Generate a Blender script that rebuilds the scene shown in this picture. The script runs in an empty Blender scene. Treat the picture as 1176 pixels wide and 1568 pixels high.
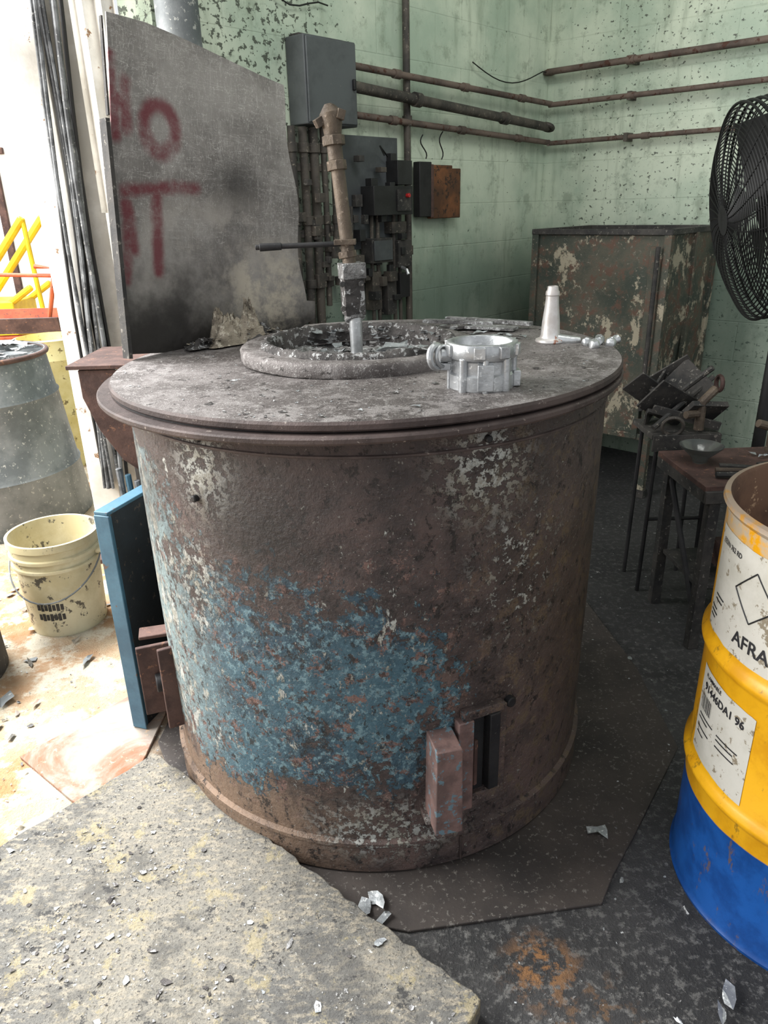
import bpy, bmesh, math, random
from mathutils import Vector, Matrix
random.seed(7)
R=random.random
def U(a,b): return a+(b-a)*R()
def C(h):
    h=h.lstrip('#'); o=[]
    for i in (0,2,4):
        c=int(h[i:i+2],16)/255
        o.append(c/12.92 if c<=.04045 else ((c+.055)/1.055)**2.4)
    return (o[0],o[1],o[2],1)
# ---------------------------------------------------------------- materials
class NT:
    def __init__(s,name,rough=.6,metal=0.):
        s.m=bpy.data.materials.new(name); s.m.use_nodes=True
        s.nt=s.m.node_tree; s.b=s.nt.nodes['Principled BSDF']
        s.b.inputs['Roughness'].default_value=rough; s.b.inputs['Metallic'].default_value=metal
        s.co=s.nt.nodes.new('ShaderNodeTexCoord').outputs['Object']
    def n(s,t): return s.nt.nodes.new(t)
    def set(s,sock,v):
        if isinstance(v,bpy.types.NodeSocket): s.nt.links.new(v,sock)
        else: sock.default_value=v
    def noise(s,scale,detail=4,rough=.55,vec=None,dist=0.):
        x=s.n('ShaderNodeTexNoise'); s.set(x.inputs['Vector'],vec or s.co)
        x.inputs['Scale'].default_value=scale; x.inputs['Detail'].default_value=detail
        x.inputs['Roughness'].default_value=rough; x.inputs['Distortion'].default_value=dist
        return x.outputs[0]
    def math(s,op,a,b=0.,c=None):
        x=s.n('ShaderNodeMath'); x.operation=op; s.set(x.inputs[0],a); s.set(x.inputs[1],b)
        if c is not None: s.set(x.inputs[2],c)
        return x.outputs[0]
    def mr(s,v,a,b,c=0.,d=1.):
        x=s.n('ShaderNodeMapRange'); x.interpolation_type='SMOOTHSTEP'
        s.set(x.inputs[0],v)
        for i,k in zip((1,2,3,4),(a,b,c,d)): x.inputs[i].default_value=k
        return x.outputs[0]
    def mix(s,f,a,b,mode='MIX'):
        x=s.n('ShaderNodeMix'); x.data_type='RGBA'; x.blend_type=mode
        s.set(x.inputs[0],f); s.set(x.inputs[6],a); s.set(x.inputs[7],b); return x.outputs[2]
    def mapping(s,scale=(1,1,1),rot=(0,0,0),loc=(0,0,0)):
        x=s.n('ShaderNodeMapping'); s.set(x.inputs[0],s.co)
        x.inputs['Location'].default_value=loc; x.inputs['Rotation'].default_value=rot; x.inputs['Scale'].default_value=scale
        return x.outputs[0]
    def xyz(s):
        x=s.n('ShaderNodeSeparateXYZ'); s.set(x.inputs[0],s.co); return x.outputs
    def ptmask(s,p,r,soft=.5,sc=(1,1,1)):
        v=s.n('ShaderNodeVectorMath'); v.operation='SUBTRACT'; s.set(v.inputs[0],s.co); v.inputs[1].default_value=p
        w=s.n('ShaderNodeVectorMath'); w.operation='MULTIPLY'; s.set(w.inputs[0],v.outputs[0]); w.inputs[1].default_value=sc
        l=s.n('ShaderNodeVectorMath'); l.operation='LENGTH'; s.set(l.inputs[0],w.outputs[0])
        return s.mr(l.outputs['Value'],r*(1-soft),r*(1+soft),1.,0.)
    def seg(s,a,b):
        o=s.xyz(); ax,az=a; bx,bz=b; dx,dz=bx-ax,bz-az; L=dx*dx+dz*dz
        px=s.math('SUBTRACT',o[0],ax); pz=s.math('SUBTRACT',o[2],az)
        t=s.math('ADD',s.math('MULTIPLY',px,dx/L),s.math('MULTIPLY',pz,dz/L))
        t=s.math('MINIMUM',s.math('MAXIMUM',t,0.),1.)
        ex=s.math('SUBTRACT',px,s.math('MULTIPLY',t,dx)); ez=s.math('SUBTRACT',pz,s.math('MULTIPLY',t,dz))
        return s.math('SQRT',s.math('ADD',s.math('MULTIPLY',ex,ex),s.math('MULTIPLY',ez,ez)))
    def bump(s,h,st=.3,d=.01):
        x=s.n('ShaderNodeBump'); x.inputs['Strength'].default_value=st; x.inputs['Distance'].default_value=d
        s.set(x.inputs['Height'],h); s.nt.links.new(x.outputs[0],s.b.inputs['Normal'])
    def color(s,c): s.set(s.b.inputs['Base Color'],c)
    def rough(s,c): s.set(s.b.inputs['Roughness'],c)
    def metal(s,c): s.set(s.b.inputs['Metallic'],c)

def worn(name,c1,c2,c3=None,scale=6,sscale=40,thr=.62,rough=.7,metal=0.,bump=.3,bd=.004):
    n=NT(name,rough,metal)
    a=n.noise(scale,6,.65); col=n.mix(n.mr(a,.38,.62),C(c1),C(c2)); f=n.noise(sscale,5,.7)
    if c3: col=n.mix(n.mr(f,thr,thr+.04),col,C(c3))
    n.color(col); n.bump(n.math('ADD',f,a),bump,bd); return n.m

M={}
# furnace
n=NT('furnace_peeling_paint',.55)
o=n.xyz(); x,y,z=o[0],o[1],o[2]
big=n.noise(3.2,6,.6); med=n.noise(11,9,.72,dist=.3); fin=n.noise(60,6,.7); vf=n.noise(150,3,.7); chp=n.noise(24,9,.78,dist=.4)
brown=n.mix(n.mr(med,.35,.65),C('#322a2a'),C('#554744'))
brown=n.mix(n.mr(big,.5,.64),brown,C('#614f4a'))
brown=n.mix(n.math('MULTIPLY',n.mr(x,.15,.5),.5),brown,C('#564b44'))
brown=n.mix(n.math('MULTIPLY',n.math('MULTIPLY',n.mr(z,.36,.1),n.mr(x,.1,-.3)),n.mr(med,.3,.55)),brown,C('#7d6755'))
bandz=n.math('MULTIPLY',n.mr(z,.04,.34),n.mr(z,.56,1.0,1.,0.)); bandx=n.mr(x,-.05,.46,1.,0.)
reg=n.math('MULTIPLY',bandz,bandx)
lefty=n.mr(x,-.28,-.50)
leftz=n.math('MULTIPLY',lefty,n.math('MULTIPLY',n.mr(z,.1,.3),n.mr(z,.9,1.,1.,.35)))
reg2=n.math('MAXIMUM',reg,n.math('MULTIPLY',leftz,.9))
bsum=n.math('ADD',n.math('MULTIPLY_ADD',reg2,.30,n.math('MULTIPLY_ADD',big,.3,n.math('MULTIPLY',med,.5))),n.math('MULTIPLY',n.math('SUBTRACT',chp,.2),.75))
bm_=n.mr(bsum,.835,.850)
blue=n.mix(n.mr(n.noise(24,6,.7),.38,.62),C('#1b2d38'),C('#304c5c'))
blue=n.mix(n.mr(big,.42,.58),blue,C('#3a5a68'))
blue=n.mix(n.mr(n.noise(55,8,.78),.52,.57),blue,C('#66838c'))
blue=n.mix(n.math('MULTIPLY',leftz,.7),blue,C('#8b9b9a'))
col=n.mix(bm_,brown,blue)
pk=n.math('MULTIPLY',n.mr(n.noise(22,9,.8),.553,.568),n.mr(reg2,.1,.6))
col=n.mix(pk,col,n.mix(n.mr(fin,.45,.55),C('#3e2d2a'),C('#755a53')))
dk=n.mr(n.noise(38,7,.78,vec=n.mapping((1,1,.8),(0,0,0),(4,1,2))),.58,.60)
col=n.mix(n.math('MULTIPLY',dk,.85),col,C('#1b1717'))
wm=n.noise(32,9,.76,vec=n.mapping((1,1,.65)))
wthr=n.math('ADD',wm,n.math('ADD',n.math('MULTIPLY',reg2,.052),n.math('MULTIPLY',leftz,.085)))
wmask=n.mr(wthr,.650,.662)
wl=n.mr(n.math('ADD',n.noise(13,6,.62,vec=n.mapping((1,1,.45),(0,0,0),(7,3,1))),n.math('MULTIPLY',reg2,.05)),.705,.715)
p1=n.math('MULTIPLY',n.ptmask((.22,-.506,.95),.085,.8),n.mr(fin,.49,.52))
p2=n.math('MULTIPLY',n.ptmask((-.31,-.455,.95),.06,.9,(1,1,.7)),n.mr(fin,.46,.51))
p3=n.math('MULTIPLY',n.ptmask((.02,-.55,.13),.13,.8,sc=(1,1,2)),n.mr(fin,.50,.53))
p4=n.math('MULTIPLY',n.ptmask((-.36,-.43,.70),.06,.9,(1,1,.8)),n.mr(fin,.49,.54))
p5=n.math('MULTIPLY',n.ptmask((.30,-.46,.72),.09,.9,(1,1,.7)),n.mr(fin,.55,.58))
wmask=n.math('MAXIMUM',n.math('MAXIMUM',n.math('MAXIMUM',wmask,wl),n.math('MAXIMUM',p4,p5)),n.math('MAXIMUM',p1,n.math('MAXIMUM',p2,p3)))
col=n.mix(n.math('MULTIPLY',wmask,.92),col,n.mix(n.mr(med,.45,.55),C('#b2b4af'),C('#969489')))
sp=n.mr(vf,.64,.68); col=n.mix(n.math('MULTIPLY',sp,.75),col,C('#918f88'))
rs=n.math('MULTIPLY',n.mr(n.noise(22,8,.78),.54,.58),n.mr(x,.1,.35)); col=n.mix(rs,col,C('#5f5142'))
soot=n.math('MULTIPLY',n.ptmask((-.2,-.5,.84),.10,.95),.85); col=n.mix(soot,col,C('#181515'))
soot=n.math('MULTIPLY',n.math('MULTIPLY',n.mr(big,.50,.6),n.mr(z,.55,.8)),.5); col=n.mix(soot,col,C('#1f1a1a'))
col=n.mix(n.math('MULTIPLY',n.math('MULTIPLY',n.mr(z,.78,1.0),.35),n.mr(wmask,0.,1.,1.,.2)),col,C('#272020'))
n.color(col)
h=n.math('ADD',n.math('MULTIPLY',bm_,.5),n.math('ADD',n.math('MULTIPLY',wmask,1.2),n.math('MULTIPLY',fin,.9)))
n.bump(n.math('ADD',n.math('SUBTRACT',h,n.math('MULTIPLY',dk,.6)),n.math('MULTIPLY',med,1.2)),1.,.006); n.rough(n.mr(med,.3,.7,.40,.66)); M['furn']=n.m

n=NT('dusty_lid_steel',.6,.2)
a=n.noise(5,6,.6); f=n.noise(90,5,.7); g=n.noise(260,3,.7); m2=n.noise(20,6,.7)
col=n.mix(n.mr(a,.35,.65),C('#4e4846'),C('#716b69')); col=n.mix(n.mr(m2,.5,.62),col,C('#7f7a78')); col=n.mix(n.math('MULTIPLY',n.mr(f,.54,.66),.8),col,C('#999592'))
col=n.mix(n.mr(n.noise(34,5,.7),.60,.66),col,C('#332e2c'))
col=n.mix(n.mr(g,.61,.67),col,C('#bcbab6')); n.color(col); n.bump(n.math('ADD',m2,n.math('ADD',f,g)),.6,.003); M['lid']=n.m
M['rim']=worn('rusty_flange','#3a302e','#524643','#857b74',8,80,.63,.65,.2,.5)
M['rust']=worn('rusted_steel','#3f2d29','#5a433c','#765442',9,50,.6,.8,.1,.5)
M['port']=worn('port_block_paint','#5b4946','#79605b','#5d7580',14,40,.56,.6,.0,.6)
M['dark']=worn('dark_metal','#1c1c1e','#2b2a2b','#4d4a48',10,60,.66,.6,.3,.3)
M['dark2']=worn('dusty_dark_iron','#2a2a2a','#45423f','#77736c',9,60,.6,.75,.2,.4)
M['alu']=worn('cast_aluminum','#9fa1a3','#c4c6c7','#dddede',12,90,.6,.36,.75,.4,.002)
M['alucone']=worn('cone_aluminum','#c4bdb8','#dcdad8','#b4826c',12,14,.6,.42,.5,.15,.002)
M['flake']=worn('aluminum_flake','#8d9194','#b4b8ba','#dfe1e1',30,120,.58,.42,.5,.6,.002)
M['dross']=worn('aluminum_dross','#5d5b5a','#8e8d8c','#c4c5c5',14,45,.55,.55,.45,1.,.012)
M['ash']=worn('tan_ash','#7a7164','#a69b8a','#c9c0af',14,45,.55,.95,.0,1.,.012)
M['crust']=worn('crusted_iron','#353231','#5a5654','#a9a9a8',14,55,.55,.8,.2,1.,.008)
M['pipe']=worn('brown_pipe','#463c33','#63574a','#85776a',10,70,.6,.6,.3,.5)
M['pipeD']=worn('dusty_conduit','#33302d','#524c45','#7a7266',8,60,.6,.7,.1,.3)
M['pipeR']=worn('rusty_wall_pipe','#50453f','#6e5f56','#4c2f24',5,30,.57,.75,.1,.3)
M['ebox']=worn('electrical_box_paint','#414446','#54585a','#77756f',4,60,.68,.55,.1,.15)
M['black']=worn('black_plastic','#151516','#232324','#3b3a38',9,60,.66,.55,.0,.2)
M['red']=worn('red_button','#a02020','#b82a2a',None,9,60,.66,.4)
M['wood']=worn('stained_wood','#4c2f1c','#7a4c2c','#2f1d14',5,30,.55,.6,.0,.3)
M['galv']=worn('galvanised_dusty','#5c6163','#7c8081','#a9aaa5',5,50,.6,.6,.2,.3)
M['cream']=worn('yellowed_plastic','#c9b878','#d9cc98','#7a6a44',5,24,.6,.5,0,.15)
M['pail']=worn('dirty_white_pail','#c0b48e','#d8d0b2','#5b564b',4,18,.59,.5,0,.2)
M['orange']=worn('orange_paint','#a84626','#bf5c34','#6a3c2c',8,40,.6,.6,0,.2)
M['yrail']=worn('yellow_rail_paint','#d0a90f','#e2c01c','#8f7a2c',8,40,.64,.5,0,.2)
M['wire']=worn('black_wire','#111112','#1b1b1c',None,9,60,.66,.5,.3,.1)
M['post']=worn('white_post_paint','#c6c3bb','#e2e0da','#8a6a4c',4,20,.64,.65,0,.3)
M['cable']=worn('grey_cables','#3c3e40','#74777a','#a4a4a2',12,60,.6,.6,0,.2)
M['bluep']=worn('blue_panel_paint','#2f5266','#41687c','#5e4a40',5,30,.64,.5,0,.3)
M['blue_in']=worn('panel_inner_dark','#12171b','#1d242a','#4b4038',5,30,.62,.7,0,.3)
n=NT('slab_material',.85)
a=n.noise(2.6,6,.65); f=n.noise(38,6,.7,vec=n.mapping((1,2.2,1),(0,0,.6))); g=n.noise(140,4,.7); st=n.noise(7,7,.72)
col=n.mix(n.mr(a,.38,.62),C('#5a5956'),C('#767269')); col=n.mix(n.mr(f,.48,.6),col,C('#878072'))
col=n.mix(n.math('MULTIPLY',n.mr(g,.54,.62),.7),col,C('#3d3b39')); col=n.mix(n.math('MULTIPLY',n.mr(st,.52,.61),.65),col,C('#444341'))
col=n.mix(n.math('MULTIPLY',n.mr(n.noise(12,7,.75,vec=n.mapping((1,1,1),(0,0,0),(5,5,5))),.56,.62),.6),col,C('#938868'))
col=n.mix(n.mr(n.noise(26,8,.8,vec=n.mapping((1,1,1),(0,0,0),(2,5,1))),.58,.60),col,C('#353433'))
col=n.mix(n.mr(n.noise(75,5,.7),.65,.68),col,C('#bdbdb9'))
n.color(col); n.bump(n.math('ADD',f,n.math('MULTIPLY',g,.8)),.9,.006); M['slab']=n.m
n=NT('base_plate_dusty',.75,.1)
a=n.noise(3,6,.6); f=n.noise(90,5,.7)
col=n.mix(n.mr(a,.35,.65),C('#2d2928'),C('#463f3b')); col=n.mix(n.mr(f,.58,.64),col,C('#6a6661'))
n.color(col); n.bump(f,.4,.003); M['bplate']=n.m
n=NT('rust_plate',.8)
a=n.noise(3.5,6,.7,dist=.6); f=n.noise(50,6,.7)
col=n.mix(n.mr(a,.38,.6),C('#7d4c30'),C('#8e857c')); col=n.mix(n.mr(f,.56,.64),col,C('#a8917a'))
n.color(col); n.bump(f,.5,.004); M['rplate']=n.m
# floor
n=NT('concrete_floor',.85)
o=n.xyz()
a=n.noise(1.8,7,.65); f=n.noise(45,6,.75); g=n.noise(150,4,.7)
dk=n.mix(n.mr(a,.4,.62),C('#303031'),C('#4b4a4a')); dk=n.mix(n.mr(f,.5,.62),dk,C('#6c6b69')); dk=n.mix(n.mr(g,.65,.69),dk,C('#a3a3a1'))
dk=n.mix(n.mr(o[1],1.6,2.6,0.,.55),dk,C('#1d1d1e'))  # shade at the back of the room painted into the floor colour
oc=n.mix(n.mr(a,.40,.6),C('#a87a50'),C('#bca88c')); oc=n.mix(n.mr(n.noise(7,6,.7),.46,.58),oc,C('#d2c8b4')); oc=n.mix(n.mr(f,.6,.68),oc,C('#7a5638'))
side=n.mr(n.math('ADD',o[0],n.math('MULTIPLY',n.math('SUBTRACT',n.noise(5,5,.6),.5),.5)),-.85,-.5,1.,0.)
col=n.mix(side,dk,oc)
om=n.math('MULTIPLY',n.ptmask((.29,1.0,0),.06,.8),n.mr(n.noise(30,6,.7),.46,.58)); col=n.mix(om,col,C('#946a42'))
om=n.math('MULTIPLY',n.ptmask((.36,.9,0),.08,.8),n.mr(n.noise(30,6,.7),.52,.62)); col=n.mix(om,col,C('#66503c'))
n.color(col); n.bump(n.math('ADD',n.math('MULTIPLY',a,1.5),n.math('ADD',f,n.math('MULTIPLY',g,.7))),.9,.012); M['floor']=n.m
def wallmat(name,chips,loc,fs):
    n=NT(name,.5); o=n.xyz()
    cb=n.n('ShaderNodeCombineXYZ'); n.set(cb.inputs[0],o[0]); n.set(cb.inputs[1],o[2])
    br=n.n('ShaderNodeTexBrick'); n.set(br.inputs['Vector'],cb.outputs[0]); br.inputs['Scale'].default_value=1
    br.inputs['Brick Width'].default_value=.4; br.inputs['Row Height'].default_value=.2; br.inputs['Mortar Size'].default_value=.004
    br.inputs['Mortar Smooth'].default_value=.8
    a=n.noise(1.6,6,.6); f=n.noise(fs,5,.65,vec=n.mapping((1,1,1.2)))
    col=n.mix(n.mr(a,.38,.62),C('#a3b4a1'),C('#c6d0bc'))
    col=n.mix(n.math('MULTIPLY',n.mr(n.noise(3,6,.7,vec=n.mapping((3,1,.5))),.5,.7),.6),col,C('#828f7b'))
    col=n.mix(n.math('MULTIPLY',n.mr(n.noise(9,6,.75),.52,.64),.45),col,C('#717b69'))
    col=n.mix(n.math('MULTIPLY',br.outputs['Fac'],.08),col,C('#6d7d70'))
    m=n.mr(o[0],loc[0],loc[1])
    thr=n.math('ADD',f,n.math('MULTIPLY',m,chips))
    ch=n.mr(thr,.668,.680)
    col=n.mix(n.math('MULTIPLY',ch,.9),col,C('#3b4036'))
    col=n.mix(n.mr(o[2],1.4,.9,0.,.65),col,C('#4a5c53'))  # lower wall colour darkened to paint in the shadow behind the furnace
    n.color(col)
    h=n.math('SUBTRACT',n.math('SUBTRACT',n.math('MULTIPLY',n.noise(60,4,.6),.35),n.math('MULTIPLY',br.outputs['Fac'],.35)),n.math('MULTIPLY',ch,.8))
    n.bump(h,.6,.005); return n.m
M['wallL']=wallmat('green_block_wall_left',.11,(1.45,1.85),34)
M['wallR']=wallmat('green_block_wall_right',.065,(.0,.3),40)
M['ceil']=worn('ceiling_paint','#4a4d4a','#5c605b',None,2,20,.6,.9)
M['ext']=worn('white_exterior_wall','#dfe1e2','#f0f0f0','#c8bcae',2,20,.66,.9,0,.2)
n=NT('bin_peeling_paint',.7)
a=n.noise(4,7,.7); f=n.noise(16,7,.72); g=n.noise(7,8,.75,vec=n.mapping((1,1,.8),(0,0,0),(3,2,1)))
col=n.mix(n.mr(a,.4,.6),C('#343b33'),C('#514e42')); col=n.mix(n.mr(f,.50,.6),col,C('#584236')); col=n.mix(n.mr(g,.55,.575),col,C('#9a927f'))
col=n.mix(n.mr(n.noise(60,5,.7),.6,.65),col,C('#777065'))
n.color(col); n.bump(n.math('ADD',f,g),.6,.008); M['bin']=n.m
n=NT('drum_paint',.38); o=n.xyz()
f=n.noise(50,5,.7); a=n.noise(7,6,.7); s_=n.noise(22,6,.75,vec=n.mapping((1,1,.35)))
yl=n.mix(n.mr(a,.4,.6),C('#d39610'),C('#e6ab1a')); bl=n.mix(n.mr(a,.4,.6),C('#0e3f80'),C('#18529c'))
zz=n.math('ADD',o[2],n.math('MULTIPLY',n.math('SUBTRACT',n.noise(6,3,.5),.5),.012))
col=n.mix(n.mr(zz,.238,.242),bl,yl)
col=n.mix(n.math('MULTIPLY',n.mr(s_,.57,.63),.65),col,C('#6b5426'))
col=n.mix(n.math('MULTIPLY',n.mr(o[2],.76,.87),n.mr(a,.42,.52)),col,C('#a9a193'))
col=n.mix(n.math('MULTIPLY',n.mr(o[2],.86,.885),.6),col,C('#7a5c48'))
n.color(col); n.bump(n.math('ADD',f,a),.15,.003); M['drum']=n.m
M['drum_in']=worn('drum_inside','#4b3428','#6a4e3c','#a78a6e',6,30,.6,.7,0,.3)
M['label']=worn('paper_label','#b5b3a9','#c8c6be','#857b69',6,35,.59,.6,0,.1)
M['ink']=worn('label_ink','#1b1b1d','#26262a',None,6,35,.6,.6)
# graffiti plate
n=NT('steel_shield_graffiti',.42,.3); o=n.xyz()
a=n.noise(4,6,.65); f=n.noise(40,5,.7)
sc=n.noise(12,4,.7,vec=n.mapping((.5,1,3),(0,.6,0)),dist=1.5); sc2=n.noise(14,4,.7,vec=n.mapping((3,1,.5),(0,.5,0)),dist=1.2); sc3=n.noise(16,4,.7,vec=n.mapping((2.4,1,.6),(0,-.7,0)),dist=1.4)
col=n.mix(n.mr(a,.38,.62),C('#6c6764'),C('#928d89'))
up=n.mr(o[2],.15,.4)
for q,c_,st in ((sc,.5,.7),(sc2,.52,.65),(sc3,.48,.6)):
    ln=n.mr(n.math('ABSOLUTE',n.math('SUBTRACT',q,c_)),.008,.0)
    col=n.mix(n.math('MULTIPLY',n.math('MULTIPLY',ln,st),up),col,C('#c6c2bd'))
col=n.mix(n.math('MULTIPLY',n.ptmask((.35,0,.42),.06,.95,(1,0,1)),.75),col,C('#2f2c2b'))
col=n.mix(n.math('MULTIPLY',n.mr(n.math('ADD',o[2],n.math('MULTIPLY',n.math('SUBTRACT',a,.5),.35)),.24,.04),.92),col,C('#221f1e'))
col=n.mix(n.math('MULTIPLY',n.ptmask((.46,0,.17),.13,.7,(1,0,1.3)),n.mr(n.noise(9,7,.75),.42,.6)),col,C('#b8ae9f'))
col=n.mix(n.math('MULTIPLY',n.ptmask((.29,0,.27),.14,.8,(.7,0,1.3)),n.mr(n.noise(7,6,.7),.44,.6,0.,.8)),col,C('#a09992'))
ring=n.n('ShaderNodeVectorMath'); ring.operation='SUBTRACT'; n.set(ring.inputs[0],n.co); ring.inputs[1].default_value=(.128,0,.53)
r2=n.n('ShaderNodeVectorMath'); r2.operation='MULTIPLY'; n.set(r2.inputs[0],ring.outputs[0]); r2.inputs[1].default_value=(1,0,.85)
r3=n.n('ShaderNodeVectorMath'); r3.operation='LENGTH'; n.set(r3.inputs[0],r2.outputs[0])
d=n.math('ABSOLUTE',n.math('SUBTRACT',r3.outputs['Value'],.044))
for s1,s2 in [((.002,.66),(.008,.50)),((.008,.575),(.036,.58)),((.036,.62),(.040,.52)),((.03,.385),(.10,.395)),((.10,.395),(.225,.41)),((.115,.39),(.112,.20)),((.03,.35),(.045,.25)),((.018,.18),(.034,.30))]:
    d=n.math('MINIMUM',d,n.seg(s1,s2))
d=n.math('ADD',d,n.math('MULTIPLY',n.math('SUBTRACT',n.noise(14,6,.7),.5),.03))
col=n.mix(n.math('MULTIPLY',n.mr(d,.026,.004),n.mr(n.noise(10,6,.7),.35,.55,.4,.85)),col,C('#661c29'))
n.color(col); n.bump(n.math('ADD',a,n.math('MULTIPLY',f,.2)),.3,.008); n.rough(n.mr(f,.3,.7,.32,.6)); M['plate']=n.m
n=NT('clear_plastic',.2); n.b.inputs['Transmission Weight'].default_value=.85; n.color(C('#9aa09e')); n.bump(n.noise(20),.1); M['glass']=n.m

# ---------------------------------------------------------------- builder
class B:
    def __init__(s,name,loc=(0,0,0),mats=(),mw=None):
        s.name=name; s.bm=bmesh.new(); s.mats=[M[k] for k in mats]; s.keys=list(mats)
        s.mw=mw if mw is not None else Matrix.Translation(loc)
    def mi(s,k):
        if k not in s.keys: s.keys.append(k); s.mats.append(M[k])
        return s.keys.index(k)
    def add(s,vs,fs,k,smooth=True,mat=None):
        i=s.mi(k)
        bv=[s.bm.verts.new(mat@Vector(v) if mat else v) for v in vs]
        for f in fs:
            try:
                F=s.bm.faces.new([bv[j] for j in f]); F.material_index=i; F.smooth=smooth
            except Exception: pass
    def box(s,c,size,k,rot=(0,0,0),taper=1.):
        a,b,h=[q/2 for q in size]
        vs=[(-a,-b,-h),(a,-b,-h),(a,b,-h),(-a,b,-h),(-a*taper,-b*taper,h),(a*taper,-b*taper,h),(a*taper,b*taper,h),(-a*taper,b*taper,h)]
        m=Matrix.Translation(c)@Matrix.Rotation(rot[2],4,'Z')@Matrix.Rotation(rot[1],4,'Y')@Matrix.Rotation(rot[0],4,'X')
        s.add(vs,[(0,3,2,1),(4,5,6,7),(0,1,5,4),(1,2,6,5),(2,3,7,6),(3,0,4,7)],k,False,m)
    def lathe(s,prof,k,c=(0,0,0),seg=48,mat=None,close=False,jit=0.):
        vs=[];fs=[];N=len(prof)
        for i in range(seg):
            a=2*math.pi*i/seg
            for (r,z) in prof:
                jr=U(-jit,jit) if jit else 0; jz=U(-jit,jit) if jit else 0
                vs.append(((r+jr)*math.cos(a),(r+jr)*math.sin(a),z+jz))
        for i in range(seg):
            j=(i+1)%seg
            for q in range(N-1 if not close else N):
                w=(q+1)%N; fs.append((i*N+q,j*N+q,j*N+w,i*N+w))
        m=Matrix.Translation(c)@(mat or Matrix())
        s.add(vs,fs,k,True,m)
    def disc(s,r,z,k,c=(0,0,0),seg=48):
        s.add([(r*math.cos(2*math.pi*i/seg)+c[0],r*math.sin(2*math.pi*i/seg)+c[1],z+c[2]) for i in range(seg)],[tuple(range(seg))],k,False)
    def tube(s,pts,r,k,seg=10,closed=False,cap=True):
        P=[Vector(p) for p in pts]; n_=len(P); rr=r if isinstance(r,(list,tuple)) else [r]*n_
        vs=[];fs=[];up=None
        for i,p in enumerate(P):
            if closed: t=(P[(i+1)%n_]-P[i-1])
            else: t=P[min(i+1,n_-1)]-P[max(i-1,0)]
            if t.length<1e-9: t=Vector((0,0,1))
            t.normalize()
            if up is None:
                up=Vector((0,0,1)) if abs(t.z)<.9 else Vector((1,0,0))
            x_=up-t*up.dot(t)
            if x_.length<1e-6: x_=t.orthogonal()
            x_.normalize(); up=x_; y_=t.cross(x_)
            for j in range(seg):
                a=2*math.pi*j/seg; vs.append(p+(x_*math.cos(a)+y_*math.sin(a))*rr[i])
        for i in range(n_ if closed else n_-1):
            i2=(i+1)%n_
            for j in range(seg):
                j2=(j+1)%seg; fs.append((i*seg+j,i*seg+j2,i2*seg+j2,i2*seg+j))
        if cap and not closed:
            fs.append(tuple(reversed(range(seg)))); fs.append(tuple((n_-1)*seg+j for j in range(seg)))
        s.add(vs,fs,k,True)
    def ring(s,c,Rr,r,k,nrm=(0,0,1),seg=40,ts=6,sx=1.):
        nn=Vector(nrm).normalized(); a=nn.orthogonal().normalized(); b=nn.cross(a)
        c=Vector(c); s.tube([c+(a*math.cos(2*math.pi*i/seg)+b*math.sin(2*math.pi*i/seg))*Rr for i in range(seg)],r,k,ts,True)
    def prism(s,poly,z0,z1,k):
        N=len(poly); vs=[(p[0],p[1],z0) for p in poly]+[(p[0],p[1],z1) for p in poly]
        fs=[tuple(reversed(range(N))),tuple(range(N,2*N))]+[(i,(i+1)%N,N+(i+1)%N,N+i) for i in range(N)]
        s.add(vs,fs,k,False)
    def mound(s,c,rx,ry,h,k,rz=0.,seg=28,rings=10):
        vs=[(0,0,h)];fs=[]
        for i in range(1,rings+1):
            f=i/rings
            for j in range(seg):
                a=2*math.pi*j/seg; wob=1+.18*math.sin(3*a+c[0]*9)+.1*math.sin(7*a); z_=h*(math.cos(f*math.pi)*.5+.5)
                jj=h*.22*(1-f*.7)
                vs.append((rx*f*wob*math.cos(a)+U(-jj,jj)*.3,ry*f*wob*math.sin(a)+U(-jj,jj)*.3,max(0,z_+U(-jj,jj)) if i<rings else 0))
        for j in range(seg): fs.append((0,1+j,1+(j+1)%seg))
        for i in range(rings-1):
            for j in range(seg): fs.append((1+i*seg+j,1+(i+1)*seg+j,1+(i+1)*seg+(j+1)%seg,1+i*seg+(j+1)%seg))
        s.add(vs,fs,k,True,Matrix.Translation(c)@Matrix.Rotation(rz,4,'Z'))
    def flake(s,p,sz,k):
        N=random.randint(5,9); a0=U(0,6.28); st=U(.3,1.); al=U(0,6.28); vs=[(0,0,sz*U(.05,.3))]
        for i in range(N):
            a=a0+2*math.pi*i/N; rr=sz*U(.3,1.15); x_=rr*math.cos(a); y_=rr*math.sin(a)*st
            vs.append((x_*math.cos(al)-y_*math.sin(al),x_*math.sin(al)+y_*math.cos(al),sz*U(0.02,.35)))
        s.add([(v[0]+p[0],v[1]+p[1],v[2]+p[2]) for v in vs],[(0,1+i,1+(i+1)%N) for i in range(N)],k,False)
    def finish(s,bevel=0,parent=None,ang=35):
        if s.name.find('flake')<0: bmesh.ops.recalc_face_normals(s.bm,faces=s.bm.faces)
        me=bpy.data.meshes.new(s.name); s.bm.to_mesh(me); s.bm.free()
        for m in s.mats: me.materials.append(m)
        try: me.set_sharp_from_angle(angle=math.radians(ang))
        except Exception: pass
        ob=bpy.data.objects.new(s.name,me); bpy.context.collection.objects.link(ob); ob.matrix_world=s.mw
        if bevel:
            b=ob.modifiers.new('bevel','BEVEL'); b.width=bevel; b.segments=2; b.limit_method='ANGLE'; b.angle_limit=math.radians(50)
        if parent:
            ob.parent=parent; ob.matrix_parent_inverse=parent.matrix_world.inverted()
        return ob
def empty(name,loc):
    e=bpy.data.objects.new(name,None); e.location=loc; bpy.context.collection.objects.link(e); bpy.context.view_layer.update(); return e

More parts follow.
